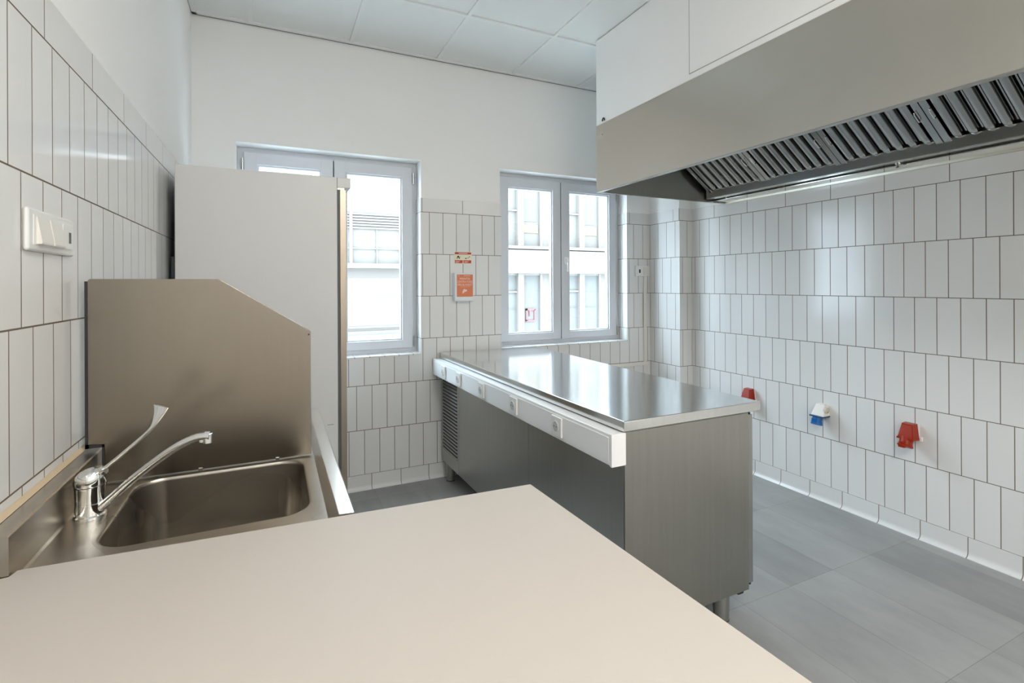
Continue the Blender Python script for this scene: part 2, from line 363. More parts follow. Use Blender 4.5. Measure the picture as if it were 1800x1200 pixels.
def window(n, x0, x1, z0, z1, y, out=1, handle_side=1):
    """double casement, y = room face of the fixed frame; out = +1 when outside is +y"""
    def Y(a, b): return (min(y + out * a, y + out * b), max(y + out * a, y + out * b))
    cx = (x0 + x1) / 2
    e = bpy.data.objects.new('window_%d' % n, None); C.objects.link(e); e['kind'] = 'structure'
    def ring(mb, a, b, c, d, w, wb, ya, yb, bev=0.004):
        p, q = Y(ya, yb)
        mb.box(a, a + w, p, q, c, d, bev); mb.box(b - w, b, p, q, c, d, bev)
        mb.box(a + w - .004, b - w + .004, p + .0004, q - .0004, d - w, d, bev); mb.box(a + w - .004, b - w + .004, p + .0004, q - .0004, c, c + wb, bev)
    mb = MB(); ring(mb, x0, x1, z0 + 0.007, z1, 0.052, 0.052, 0, 0.07); mb.build('window_frame', PVC, e)
    for k, (a, b) in enumerate(((x0 + 0.036, cx - 0.0025), (cx + 0.0025, x1 - 0.036))):
        mb = MB(); ring(mb, a, b, z0 + 0.036, z1 - 0.032, 0.078, 0.062, -0.018, 0.05, 0.006)
        ring(mb, a + 0.076, b - 0.076, z0 + 0.096, z1 - 0.108, 0.012, 0.012, -0.006, 0.03, 0.003)
        s = mb.build('sash', PVC, e)
        p, q = Y(0.008, 0.014); MB().box(a + 0.084, b - 0.084, p, q, z0 + 0.104, z1 - 0.116).build('glass_pane', GLASS, s)
        hx = a - 0.004 if k == 0 else b + 0.004
        for hz in (z0 + 0.085, z1 - 0.115):
            yy = y - out * 0.024
            MB().cyl((hx, yy, hz - 0.04), (hx, yy, hz + 0.04), 0.007, 12).cyl((hx, yy, hz - 0.028), (hx, yy, hz + 0.028), 0.0082, 12).build('hinge', ST_FILT, s)
    ha = cx + 0.0015 + 0.038; yy = y - out * 0.018
    mb = MB(); mb.box(ha - 0.014, ha + 0.014, *sorted((yy, yy - out * 0.012)), 1.55, 1.62, 0.004)
    mb.cyl((ha, yy - out * 0.01, 1.600), (ha, yy - out * 0.045, 1.600), 0.009, 14)
    mb.tube(bez([(ha, yy - out * 0.045, 1.607), (ha, yy - out * 0.048, 1.57), (ha, yy - out * 0.045, 1.49)]), [(0.010, 0.008)] * 17); mb.build('handle', WHITE, e)
    MB().box(cx - 0.0032, cx + 0.0032, *Y(-0.010, 0.03), z0 + 0.04, z1 - 0.04).build('sash_seal', DARK, e)
    return e
window(1, *W1, *WZ, FY)
window(2, *W2, *WZ, FY)
# ------------------------------------------------------------------ plasterboard boxing above the hood
HX, HY0, HY1, HZ0, HZ1 = 1.957, -0.9, 2.80, 2.004, 2.445
bx = struct(MB().box(HX + 0.003, XR - 0.001, HY0, HY1, HZ1 + 0.002, ZC + 0.003).build('wall_boxing', BOXPL))
MB().box(HX + 0.0005, HX + 0.004, HY0 + 0.05, 1.962, HZ1 + 0.036, ZC - 0.145, 0.0005, 1).build('access_panel', BOXPL, bx)
MB().box(HX + 0.0018, HX + 0.0038, HY0 + 0.046, 1.9665, HZ1 + 0.0315, ZC - 0.1405).build('panel_gap', mat('joint_shadow', (0.42, 0.42, 0.40), 0.7), bx)  # grey strip paints the shaded groove around the access panel
# ------------------------------------------------------------------ extractor hood
hood = thing('extractor_hood', 'long stainless steel extractor hood hanging below white boxing on the right', 'extractor hood', (2.55, 1.0, HZ0))
MB().box(HX, HX + 0.004, HY0, HY1, HZ0 + 0.0, HZ1, 0.001, 1).build('fascia', ST_HOOD, hood)
MB().box(HX, HX + 0.028, HY0, HY1, HZ0 - 0.003, HZ0 + 0.001, 0.0008, 1).build('bottom_lip', ST_V, hood)
for a, b in ((HY1 - 0.004, HY1), (HY0, HY0 + 0.004)):
    MB().box(HX + 0.004, XR - 0.002, a, b, HZ0, HZ1).box(HX + 0.02, XR - 0.002, a - 0.012 if a > 0 else a, b if a > 0 else b + 0.012, HZ0 - 0.003, HZ0 + 0.001).build('end_panel', ST_V, hood)
MB().box(HX + 0.004, XR - 0.003, HY0 + 0.004, HY1 - 0.004, HZ1 - 0.006, HZ1 - 0.001).build('top_panel', ST_V, hood)
GX = 2.935
gb = MB().box(GX, GX + 0.004, HY0 + 0.004, HY1 - 0.02, HZ0 + 0.018, HZ0 + 0.076, 0.001, 1)
gb.box(GX + 0.004, GX + 0.07, HY0 + 0.004, HY1 - 0.02, HZ0 + 0.016, HZ0 + 0.020)
gb.build('grease_gutter', steel('steel_gutter', (0.66, 0.66, 0.64), 0.25, (1, 1, 14), 0.03, 0.05, cvar=0.03), hood)
MB().box(XR - 0.006, XR - 0.002, HY0 + 0.004, HY1 - 0.004, HZ0 + 0.11, HZ1 - 0.006).box(XR - 0.014, XR - 0.003, HY0 + 0.004, HY1 - 0.004, HZ0 - 0.004, HZ0 + 0.006, 0.002).build('rear_rail', steel('steel_rear_rail', (0.74, 0.71, 0.62), 0.35, (1, 1, 1), 0.0, 0.02), hood)
MB().box(GX + 0.0705, XR - 0.014, HY0 + 0.004, HY1 - 0.004, HZ0 + 0.004, HZ0 + 0.008).build('rear_ledge', mat('polished_steel_ledge', (0.80, 0.78, 0.72), 0.03, 1.0), hood)
dp = MB().lathe([(0.0, 0.0), (0.010, 0.0), (0.013, 0.004), (0.013, 0.010), (0.008, 0.014), (0.008, 0.020), (0.012, 0.023), (0.012, 0.030), (0.006, 0.034), (0.0, 0.034)], (2.972, 1.516, HZ0 + 0.0165), (0, 0, -1), 18)
dp.build('drain_plug', CHROME, hood)
MB().tube([(HX - 0.004, 2.712 + 0.012 * math.cos(a), HZ1 + 0.012 + 0.018 * math.sin(a)) for a in [PI * k / 10 for k in range(11)]], 0.004, 8).build('hanging_eye', DARK, hood)
MB().lathe([(0.006, 0), (0.006, 0.002), (0.003, 0.003)], (HX, 2.732, HZ1 - 0.072), (-1, 0, 0), 12).build('rivet', ST_V, hood)
# baffle filters, sloping from the gutter up to the front
fa = Vector((GX + 0.030, 0, HZ0 + 0.092)); fb = Vector((2.485, 0, 2.433))
sl = (fb - fa); FL = sl.length; sdir = sl.normalized(); nrm = Vector((-sdir.z, 0, sdir.x));
if nrm.z > 0: nrm = -nrm                               # towards the room (down / front)
FW = 0.4855
names_pos = ['at the window end of the row', 'second from the window end', 'third from the window end', 'fourth from the window end', 'fifth from the window end', 'sixth from the window end', 'at the near end of the row']
def fpt(s, y, n): p = fa + sdir * s + nrm * n; return (p.x, y, p.z)
def fbox(mb, s0, s1, y0, y1, n0, n1, bev=0.0):
    mb.hexa([fpt(s0, y0, n0), fpt(s1, y0, n0), fpt(s1, y1, n0), fpt(s0, y1, n0)], [fpt(s0, y0, n1), fpt(s1, y0, n1), fpt(s1, y1, n1), fpt(s0, y1, n1)], bev, 2)
ytop = 2.755; k = 0
base_filter = None
while ytop - FW * (k + 1) > HY0 - 0.02 and k < 7:
    y1 = ytop - FW * k - 0.001; y0 = y1 - FW + 0.002
    f = bpy.data.objects.new('baffle_filter', None); C.objects.link(f)
    f['label'] = 'steel baffle grease filter in the hood, ' + names_pos[k]; f['category'] = 'filter'; f['group'] = 'baffle filters in the extractor hood'
    f.location = (fa.x, y0, fa.z); f.empty_display_size = 0.05
    if base_filter is None:
        base_filter = f; parent_base[f.name] = tuple(f.location)
        mb = MB()
        fbox(mb, 0.0, 0.010, y0, y1, 0.0, 0.004, 0.001); fbox(mb, FL - 0.025, FL, y0, y1, 0.0, 0.02, 0.002)
        fbox(mb, 0.0, FL, y0, y0 + 0.032, 0.0, 0.045, 0.004); fbox(mb, 0.0, FL, y1 - 0.032, y1, 0.0, 0.045, 0.004)
        fr = mb.build('filter_frame', ST_FILT, f)
        mb = MB(); fbox(mb, 0.004, FL - 0.004, y0 + 0.01, y1 - 0.01, -0.012, 0.001); mb.build('filter_back', DARK, f)  # black sheet paints the shade between the baffles
        nb = 7; pitch = (FW - 0.064) / nb
        for i in range(nb):
            mb = MB(); yc = y0 + 0.032 + pitch * (i + 0.5); hw = pitch * 0.34
            # rounded trough profile
            prof = [(-hw, 0.004), (-hw, 0.030), (-hw * 0.7, 0.042), (0, 0.046), (hw * 0.7, 0.042), (hw, 0.030), (hw, 0.004), (hw - 0.003, 0.004), (hw - 0.003, 0.029), (0, 0.042), (-hw + 0.003, 0.029), (-hw + 0.003, 0.004)]
            def ring(t, k, kn): return [fpt(t, yc + p[0] * k, p[1] * kn) for p in prof]
            mb.loft([ring(0.012, 0.35, 0.75), ring(0.020, 0.70, 0.95), ring(0.032, 0.92, 1), ring(0.045, 1, 1), ring(FL - 0.022, 1, 1)], True, True); mb.build('baffle', ST_FILT, f)
        mb = MB()
        for i in range(nb - 1):
            yc = y0 + 0.032 + pitch * (i + 1)
            fbox(mb, 0.03, FL - 0.03, yc - 0.003, yc + 0.003, 0.004, 0.022)
        mb.build('inner_baffles', ST_FILT, f)
        yh = y0 + 0.011
        for yh in (y0 + 0.030, y1 - 0.030):
            mb = MB(); s0 = FL * 0.30
            mb.tube([fpt(s0, yh - 0.0, 0.044), fpt(s0, yh, 0.056), fpt(s0 + 0.004, yh, 0.060), fpt(s0 + 0.055, yh, 0.060), fpt(s0 + 0.06, yh, 0.056), fpt(s0 + 0.06, yh, 0.044)], 0.003, 8)
            mb.build('handle', CHROME, f)
    else:
        for ch in list(base_filter.children):
            c = ch.copy(); C.objects.link(c); c.parent = f; c.matrix_parent_inverse = ch.matrix_parent_inverse.copy()
    k += 1

# ------------------------------------------------------------------ refrigerated steel island counter
def xl(y, x0): return x0 - 0.019 * (y - 1.45)          # long edges follow the photographed edges
def xr(y, x0): return x0 + 0.022 * (y - 1.45)
def slab(mb, xa, xb, y0, y1, z0, z1, bev=0.0, left=None, right=None):
    la = left or xl; rb = right or xr
    mb.hexa([(la(y0, xa), y0, z0), (rb(y0, xb), y0, z0), (rb(y1, xb), y1, z0), (la(y1, xa), y1, z0)],
            [(la(y0, xa), y0, z1), (rb(y0, xb), y0, z1), (rb(y1, xb), y1, z1), (la(y1, xa), y1, z1)], bev)
    return mb
isl = thing('refrigerated_counter', 'long stainless steel counter island with shiny worktop and short steel feet', 'counter', (1.45, 2.45, 0.0))
mb = slab(MB(), 1.111, 1.809, 1.430, 3.492, 0.862, 0.900, 0.004)
mb.build('worktop', ST_TOP, isl)
slab(MB(), 1.128, 1.757, 1.450, 3.490, 0.128, 0.860, 0.003).build('body', ST_V, isl)
slab(MB(), 1.127, 1.7565, 1.4465, 1.4505, 0.130, 0.855, 0.0015).build('end_panel', ST_SIDE, isl)
def face(mb, x, y0, y1, z0, z1, t0, t1, bev=0.0):       # box standing proud of the left body plane
    mb.hexa([(xl(y0, x) - t1, y0, z0), (xl(y0, x) - t0, y0, z0), (xl(y1, x) - t0, y1, z0), (xl(y1, x) - t1, y1, z0)],
            [(xl(y0, x) - t1, y0, z1), (xl(y0, x) - t0, y0, z1), (xl(y1, x) - t0, y1, z1), (xl(y1, x) - t1, y1, z1)], bev)
    return mb
for a, b in ((1.452, 2.170), (2.173, 3.140)): face(MB(), 1.128, a, b, 0.130, 0.858, 0.0, 0.002, 0.0006).build('back_panel', ST_V, isl)
vg = MB(); face(vg, 1.128, 3.140, 3.165, 0.130, 0.858, 0.0, 0.003); face(vg, 1.128, 3.465, 3.488, 0.130, 0.858, 0.0, 0.003)
face(vg, 1.128, 3.165, 3.465, 0.130, 0.215, 0.0, 0.003)
v = vg.build('vent_frame', ST_V, isl)
face(MB(), 1.128, 3.165, 3.465, 0.215, 0.858, 0.0, 0.0006).build('vent_recess', DARK, v)  # flat black sheet paints the shade behind the louvres
for i in range(27):
    z = 0.222 + i * 0.0235; mb = MB(); ya, yb = 3.165, 3.465
    mb.hexa([(xl(ya, 1.128) - 0.001, ya, z + 0.0045), (xl(yb, 1.128) - 0.001, yb, z + 0.0045), (xl(yb, 1.128) - 0.007, yb, z), (xl(ya, 1.128) - 0.007, ya, z)],
            [(xl(ya, 1.128) - 0.001, ya, z + 0.0065), (xl(yb, 1.128) - 0.001, yb, z + 0.0065), (xl(yb, 1.128) - 0.007, yb, z + 0.002), (xl(ya, 1.128) - 0.007, ya, z + 0.002)])
    mb.build('louvre', ST_V, v)
for a, b in ((1.452, 2.10), (2.104, 2.75), (2.754, 3.40)):
    mb = MB(); mb.hexa([(xr(a, 1.763), a, 0.150), (xr(a, 1.788), a, 0.150), (xr(b, 1.788), b, 0.150), (xr(b, 1.763), b, 0.150)], [(xr(a, 1.763), a, 0.845), (xr(a, 1.788), a, 0.845), (xr(b, 1.788), b, 0.845), (xr(b, 1.763), b, 0.845)], 0.003)
    d = mb.build('door', ST_V, isl)
    MB().box(xr(a, 1.757), xr(a, 1.764), a + 0.004, b - 0.004, 0.155, 0.84).build('door_gasket', GASKET, d)
    MB().box(xr(a, 1.788), xr(a, 1.796), a + 0.12, b - 0.12, 0.80, 0.812, 0.003).build('handle', ST_V, d)
for zz in (0.147, 0.848): MB().cyl((1.775, 1.462, zz - 0.006), (1.775, 1.462, zz + 0.004), 0.007, 12).build('hinge', DARK, isl)
MB().box(1.710, 1.742, 1.460, 1.495, 0.110, 0.1295, 0.003).build('runner_bracket', DARK, isl)
for x, y in ((1.664, 1.507), (1.20, 1.505), (1.125, 3.405), (1.74, 3.40)):
    lg = MB().lathe([(0.031, 0.0), (0.031, 0.038), (0.0325, 0.040), (0.0325, 0.130)], (x, y, 0.0), (0, 0, 1), 24).build('leg', ST_V, isl)
    MB().lathe([(0.0300, 0.0), (0.0316, 0.002), (0.0316, 0.008), (0.0300, 0.009)], (x, y, 0.0), (0, 0, 1), 24).build('foot', GASKET, lg)

# ------------------------------------------------------------------ socket trunking along the island
tr = thing('socket_trunking', 'white cable trunking with a row of outlets fixed along the steel counter', 'cable trunking', (1.05, 2.47, 0.745))
tb = MB(); tb.hexa([(xl(1.440, 1.064), 1.440, 0.745), (xl(1.440, 1.124), 1.440, 0.745), (xl(3.500, 1.124), 3.500, 0.745), (xl(3.500, 1.064), 3.500, 0.745)],
                   [(xl(1.440, 1.064), 1.440, 0.857), (xl(1.440, 1.124), 1.440, 0.857), (xl(3.500, 1.124), 3.500, 0.857), (xl(3.500, 1.064), 3.500, 0.857)], 0.004)
tb.build('trunking_body', TRUNK, tr)
tb = MB(); face(tb, 1.064, 1.452, 3.488, 0.757, 0.845, 0.0, 0.003, 0.001); tb.build('trunking_lid', TRUNK, tr)
MB().box(1.0615, 1.1245, 1.434, 1.448, 0.743, 0.859, 0.003).build('end_cap', TRUNK, tr)
for yc in (1.790, 2.190, 2.590, 2.955, 3.240):
    x = xl(yc, 1.064) - 0.003
    so = MB(); so.box(x - 0.011, x, yc - 0.040, yc + 0.040, 0.7615, 0.8415, 0.004)
    so.lathe([(0.024, 0), (0.024, 0.002), (0.021, 0.003), (0.0205, 0.002)], (x - 0.0105, yc, 0.8015), (-1, 0, 0), 28)
    s_ = so.build('socket_outlet', WHITE, tr)
    w_ = MB().lathe([(0.0195, 0.0), (0.0195, 0.0012)], (x - 0.0122, yc, 0.8015), (-1, 0, 0), 28); w_.build('socket_well', mat('socket_well_grey', (0.55, 0.55, 0.53), 0.5), s_)
    h_ = MB()
    for dy in (-0.0095, 0.0095): h_.lathe([(0.0026, 0), (0.0026, 0.0006)], (x - 0.0134, yc + dy, 0.8015), (-1, 0, 0), 10)
    h_.box(x - 0.0142, x - 0.0134, yc - 0.002, yc + 0.002, 0.818, 0.820); h_.box(x - 0.0142, x - 0.0134, yc - 0.002, yc + 0.002, 0.783, 0.785)
    h_.build('pin_holes', DARK, s_)

# ------------------------------------------------------------------ white counter in the foreground (stands slightly skewed)
cn = thing('white_counter', 'cream white laminate counter with bare worktop in the foreground', 'counter', (0.0, 0.3, 0.0))
A_, B_ = Vector((XL + 0.004, 1.1205)), Vector((0.550, 1.0635))
ex = (Vector((0.578, 0.386)) - B_).normalized()
def low(p, z): return (p.x, p.y, z)
def cquad(inset, z0, z1, front=0.0):
    e1 = (B_ - A_).normalized()
    a = A_ + ex * inset; b = B_ + ex * inset - e1 * inset; c = B_ + ex * (1.45 - front) - e1 * inset; d = Vector((XL + 0.004, c.y + (A_.y - B_.y)))
    return [(*a, z0), (*d, z0), (*c, z0), (*b, z0)], [(*a, z1), (*d, z1), (*c, z1), (*b, z1)]
q_ = cquad(0.0, 0, 1)[0]; nx = XL + 0.0445
MB().prism([(nx, A_.y - 0.0590 * (nx - A_.x)), (nx, 1.094), (XL + 0.004, 1.094), q_[1][:2], q_[2][:2], q_[3][:2]], 'z', 0.872, 0.910, 0.0025).build('worktop', LAM, cn)
MB().hexa(*cquad(0.025, 0.10, 0.871, 0.02), bev=0.002).build('cabinet_body', CABW, cn)
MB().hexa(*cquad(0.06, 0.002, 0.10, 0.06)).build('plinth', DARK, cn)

# ------------------------------------------------------------------ sink unit
YS0 = lambda x: 1.1235 - 0.0590 * (x - (XL + 0.004))
DZ = 0.893
sk = thing('sink_unit', 'stainless steel catering sink with deep square bowl against the left wall', 'sink', (-0.15, 1.6, 0.0))
bxa, bxb, bya, byb = -0.312, 0.070, 1.180, 1.553
SX1 = 0.1005
def deckfn(p):
    x, y, z = p
    return (x, max(y, YS0(x) + 0.0008) if y < 1.13 else y, z)
n = 8
rings = [rrect(XL + 0.040, SX1, 1.10, 1.66, 0.002, DZ, n, deckfn), rrect(bxa - 0.006, bxb + 0.006, bya - 0.006, byb + 0.006, 0.066, DZ, n),
         rrect(bxa - 0.001, bxb + 0.001, bya - 0.001, byb + 0.001, 0.062, DZ - 0.0025, n), rrect(bxa + 0.003, bxb - 0.003, bya + 0.003, byb - 0.003, 0.058, DZ - 0.010, n),
         rrect(bxa + 0.010, bxb - 0.010, bya + 0.010, byb - 0.010, 0.056, DZ - 0.150, n), rrect(bxa + 0.016, bxb - 0.016, bya + 0.016, byb - 0.016, 0.054, DZ - 0.180, n),
         rrect(bxa + 0.034, bxb - 0.034, bya + 0.034, byb - 0.034, 0.048, DZ - 0.198, n), rrect(bxa + 0.14, bxb - 0.14, bya + 0.14, byb - 0.14, 0.02, DZ - 0.205, n)]
MB().loft(rings, False, True).build('bowl', ST_SINK, sk)
MB().lathe([(0.045, 0.0), (0.045, 0.002), (0.036, 0.003), (0.034, 0.001), (0.0, 0.001)], ((bxa + bxb) / 2, (bya + byb) / 2, DZ - 0.2048), (0, 0, 1), 28).build('drain', CHROME, sk)
# second half of the deck, beyond the guard
MB().box(XL + 0.040, SX1, 1.6605, 2.085, DZ - 0.002, DZ).build('drainboard', ST_SINK, sk)
# raised right-hand rim with apron
rm = MB(); y1 = 2.088
def rimring(fy):
    return [(SX1, fy(SX1), DZ - 0.002), (SX1, fy(SX1), DZ), (SX1 + 0.016, fy(SX1), DZ + 0.016), (SX1 + 0.019, fy(SX1), DZ + 0.018), (0.148, fy(0.148), DZ + 0.018), (0.1515, fy(0.15), DZ + 0.0145), (0.1515, fy(0.15), DZ - 0.04), (0.1475, fy(0.15), DZ - 0.04), (0.1475, fy(0.15), DZ + 0.010), (SX1 + 0.02, fy(0.12), DZ + 0.010)]
rm.loft([rimring(lambda x: YS0(x) + 0.001), rimring(lambda x: y1)], True, True); rm.build('raised_rim', steel('steel_rim', (0.66, 0.65, 0.62), 0.22, (10, 1, 1), 0.05, 0.05), sk)
MB().box(XL + 0.04, SX1, 2.083, 2.088, DZ - 0.04, DZ + 0.018).build('end_rim', ST_SINK, sk)
# upstand along the wall
UX = XL + 0.0415
MB().prism([(XL + 0.001, DZ - 0.02), (XL + 0.001, 0.974), (XL + 0.003, 0.977), (UX - 0.003, 0.977), (UX, 0.974), (UX, DZ + 0.004), (UX + 0.004, DZ), (UX + 0.004, DZ - 0.003), (UX - 0.002, DZ - 0.02)], 'y', 1.098, 2.085).build('upstand', ST_SINK, sk)
MB().prism([(XL + 0.0005, 0.9772), (XL + 0.0005, 0.986), (XL + 0.009, 0.9778)], 'y', 1.101, 2.08).build('silicone_bead', SILIC, sk)
MB().box(XL + 0.05, 0.13, 1.16, 1.18, 0.60, DZ - 0.21).box(XL + 0.05, 0.13, 2.05, 2.07, 0.60, 0.86).box(0.125, 0.145, 1.15, 2.07, 0.62, 0.855).build('apron', ST_V, sk)
for x, y in ((-0.40, 1.18), (0.12, 1.18), (-0.40, 2.05), (0.12, 2.05)):
    l_ = MB().box(x - 0.018, x + 0.018, y - 0.018, y + 0.018, 0.02, 0.66, 0.003).build('leg', ST_V, sk)
    MB().lathe([(0.02, 0), (0.02, 0.012), (0.014, 0.02)], (x, y, 0.0), (0, 0, 1), 16).build('foot', RUBBER, l_)
# ------------------------------------------------------------------ splash guard standing across the sink
GY = 1.562
gp = [(-0.4165, 0.995), (-0.4165, 1.4000), (-0.4125, 1.404), (-0.137, 1.404), (-0.133, 1.4025), (0.0915, 1.2560), (0.094, 1.2520), (0.094, DZ + 0.0045), (UX + 0.014, DZ + 0.0045), (UX + 0.014, 0.995)]
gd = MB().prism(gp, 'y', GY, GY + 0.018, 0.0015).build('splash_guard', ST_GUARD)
gd['label'] = 'bronze toned steel splash panel with sloped corner standing behind the sink bowl'; gd['category'] = 'splash panel'
gapb = MB().box(-0.4235, -0.4160, GY + 0.004, GY + 0.014, 0.985, 1.398).box(-0.4235, UX + 0.0135, GY + 0.004, GY + 0.014, 0.985, 0.9955).box(UX + 0.006, UX + 0.0145, GY + 0.004, GY + 0.014, DZ + 0.001, 0.995); gapb.build('edge_seal', RUBBER, gd)  # black strips paint the dark gap along wall and upstand
for x in (0.0, -0.185): 
    MB().box(x, x + 0.010, GY - 0.004, GY + 0.002, DZ + 0.001, DZ + 0.009, 0.001).build('fixing_clip', CHROME, gd)
MB().lathe([(0.0022, 0), (0.0022, 0.001)], (0.0885, GY + 0.0005, 1.244), (0, -1, 0), 10).build('rivet_hole', DARK, gd)

# ------------------------------------------------------------------ faucet
FX, FYy = -0.361, 1.365
fc = thing('sink_faucet', 'chrome single lever faucet with long elbow lever on the sink edge', 'faucet', (FX, FYy, DZ))
MB().lathe([(0.0290, 0.0), (0.0290, 0.003), (0.0265, 0.006), (0.0262, 0.029), (0.0256, 0.0295), (0.0256, 0.0310), (0.0262, 0.0315), (0.0264, 0.061), (0.0272, 0.063), (0.0272, 0.0655), (0.0, 0.0655)], (FX, FYy, DZ), (0, 0, 1), 40).build('faucet_body', CHROME, fc)
hd = MB()
hd.loft([[(FX + 0.0285 * s * math.cos(a) + 0.005 * (1 - s), FYy + 0.0285 * s * math.sin(a), DZ + 0.066 + h + (0.006 * s * math.cos(a) * t)) for a in [2 * PI * k / 32 for k in range(32)]]
         for s, h, t in ((0.94, 0.0, 0), (1.0, 0.003, 0), (1.0, 0.012, 0.5), (0.96, 0.020, 0.8), (0.86, 0.027, 1), (0.66, 0.033, 1), (0.35, 0.036, 1), (0.02, 0.037, 1))], True, True)
hd.cyl((FX + 0.012, FYy - 0.005, DZ + 0.089), (FX + 0.029, FYy - 0.011, DZ + 0.098), 0.0090, 20)
he = hd.build('lever_head', CHROME, fc)
MB().lathe([(0.003, 0), (0.003, 0.001)], (FX + 0.028, FYy - 0.019, DZ + 0.092), (0.2, -1, 0), 10).build('grub_screw', DARK, he)
lp = bez([(FX + 0.024, FYy - 0.009, DZ + 0.0965), (FX + 0.050, FYy - 0.018, 1.0120), (-0.283, 1.337, 1.0375), (-0.253, 1.326, 1.0655), (-0.2385, 1.321, 1.084), (-0.2295, 1.318, 1.105), (-0.2245, 1.316, 1.124)], 7)
m_ = len(lp); rr_ = []
for i in range(m_):
    t = i / (m_ - 1)
    if t < 0.6: rr_.append((0.0040, 0.0040))
    else:
        q = (t - 0.6) / 0.4; rr_.append((0.0040 - 0.0008 * q, 0.0040 + 0.0120 * q ** 1.2))
MB().tube(lp, rr_, 16).build('elbow_lever', CHROME, he)
sp = bez([(FX + 0.016, FYy - 0.007, 0.909), (-0.330, 1.351, 0.920), (-0.283, 1.333, 0.965), (-0.227, 1.312, 1.012), (-0.188, 1.296, 1.040), (-0.156, 1.284, 1.055), (-0.133, 1.275, 1.0585)], 7)
sb = MB().tube(sp, [0.0105 - 0.0020 * min(1, i / 10) for i in range(len(sp))], 18); spo = sb.build('spout', CHROME, fc)
e_ = sp[-1]; dd = Vector((0.92, -0.36, -0.05)).normalized()
MB().cyl(e_ - dd * 0.005, e_ + dd * 0.006, 0.0098, 20).cyl(e_ - dd * 0.012 + Vector((0, 0, -0.004)), e_ - dd * 0.013 + Vector((0, 0, -0.014)), 0.0055, 18).cyl(e_ + Vector((0, 0, 0.004)), e_ + Vector((0, 0, -0.015)), 0.0090, 18).build('aerator', CHROME, spo)

# ------------------------------------------------------------------ refrigerator
RY0, RY1, RZ = 2.685, 3.365, 1.936
fr = thing('upright_fridge', 'tall white upright fridge with its side to the camera before the window', 'fridge', (-0.05, 3.02, 0.0))
MB().box(-0.405, 0.290, RY0, RY1, 0.05, RZ, 0.004).build('cabinet_body', FRIDGE, fr)
MB().box(0.290, 0.355, RY0 - 0.001, RY1, RZ - 0.052, RZ, 0.004).build('control_fascia', FRIDGE, fr)
MB().box(0.290, 0.303, RY0 + 0.004, RY1 - 0.004, 0.09, RZ - 0.054).build('door_gasket', GASKET, fr)
dr = MB().box(0.303, 0.3335, RY0 + 0.001, RY1 - 0.001, 0.09, RZ - 0.063, 0.002).build('door', DOOR_REFL, fr)
MB().box(0.3335, 0.343, RY1 - 0.06, RY1 - 0.03, 0.9, 1.3, 0.003).build('handle', ST_V, dr)
MB().box(0.291, 0.325, RY0 + 0.002, RY0 + 0.03, RZ - 0.063, RZ - 0.052).build('hinge', ST_V, fr)
MB().box(0.238, 0.268, RY0 - 0.001, RY0 + 0.001, 0.681, 0.683).build('panel_seam', GASKET, fr)
cb_ = MB().box(-0.4085, -0.405, RY0 + 0.012, RY1 - 0.012, 0.10, RZ - 0.10).build('back_panel', BLACKM, fr)
cm = MB()
for i in range(15):
    z = 0.55 + i * 0.08; cm.cyl((-0.414, RY0 + 0.05, z), (-0.414, RY1 - 0.05, z), 0.0025, 8)
for i in range(12):
    y = RY0 + 0.06 + i * 0.05; cm.cyl((-0.4125, y, 0.52), (-0.4125, y, 1.72), 0.0015, 6)
cm.build('condenser_coil', BLACKM, cb_)
MB().box(-0.424, -0.4085, RY0 + 0.02, RY0 + 0.12, 1.30, 1.52, 0.004).box(-0.424, -0.4085, RY0 + 0.02, RY0 + 0.2, 0.1, 0.42, 0.004).build('compressor_cover', BLACKM, cb_)
for x, y in ((-0.36, RY0 + 0.05), (0.25, RY0 + 0.05), (-0.36, RY1 - 0.05), (0.25, RY1 - 0.05)):
    MB().lathe([(0.02, 0), (0.02, 0.02), (0.01, 0.025), (0.01, 0.05)], (x, y, 0), (0, 0, 1), 14).build('foot', RUBBER, fr)

# ------------------------------------------------------------------ switch plate on the left wall
sw = thing('light_switch_plate', 'white triple wall plate with two rocker switches on the left tiled wall', 'light switch', (XL, 1.39, 1.45))
pl_ = MB().box(XL, XL + 0.011, 1.268, 1.513, 1.4555, 1.5405, 0.006, 3)
pl_.box(XL + 0.008, XL + 0.0125, 1.288, 1.493, 1.4675, 1.5285, 0.002); pl_.build('wall_plate', WHITE, sw)
for ya, yb in ((1.300, 1.360), (1.366, 1.426)):
    MB().prism([(XL + 0.011, 1.4700), (XL + 0.0205, 1.4700), (XL + 0.0215, 1.4740), (XL + 0.0135, 1.5250), (XL + 0.011, 1.5250)], 'y', ya, yb, 0.001).build('rocker', IVORY, sw)
ps = MB().box(XL + 0.0115, XL + 0.0145, 1.432, 1.488, 1.4700, 1.5250, 0.001).build('socket_module', WHITE, sw)
MB().box(XL + 0.0140, XL + 0.0150, 1.4655, 1.4785, 1.4840, 1.5085).build('indicator_window', mat('dark_glass', (0.05, 0.06, 0.04), 0.15), ps)
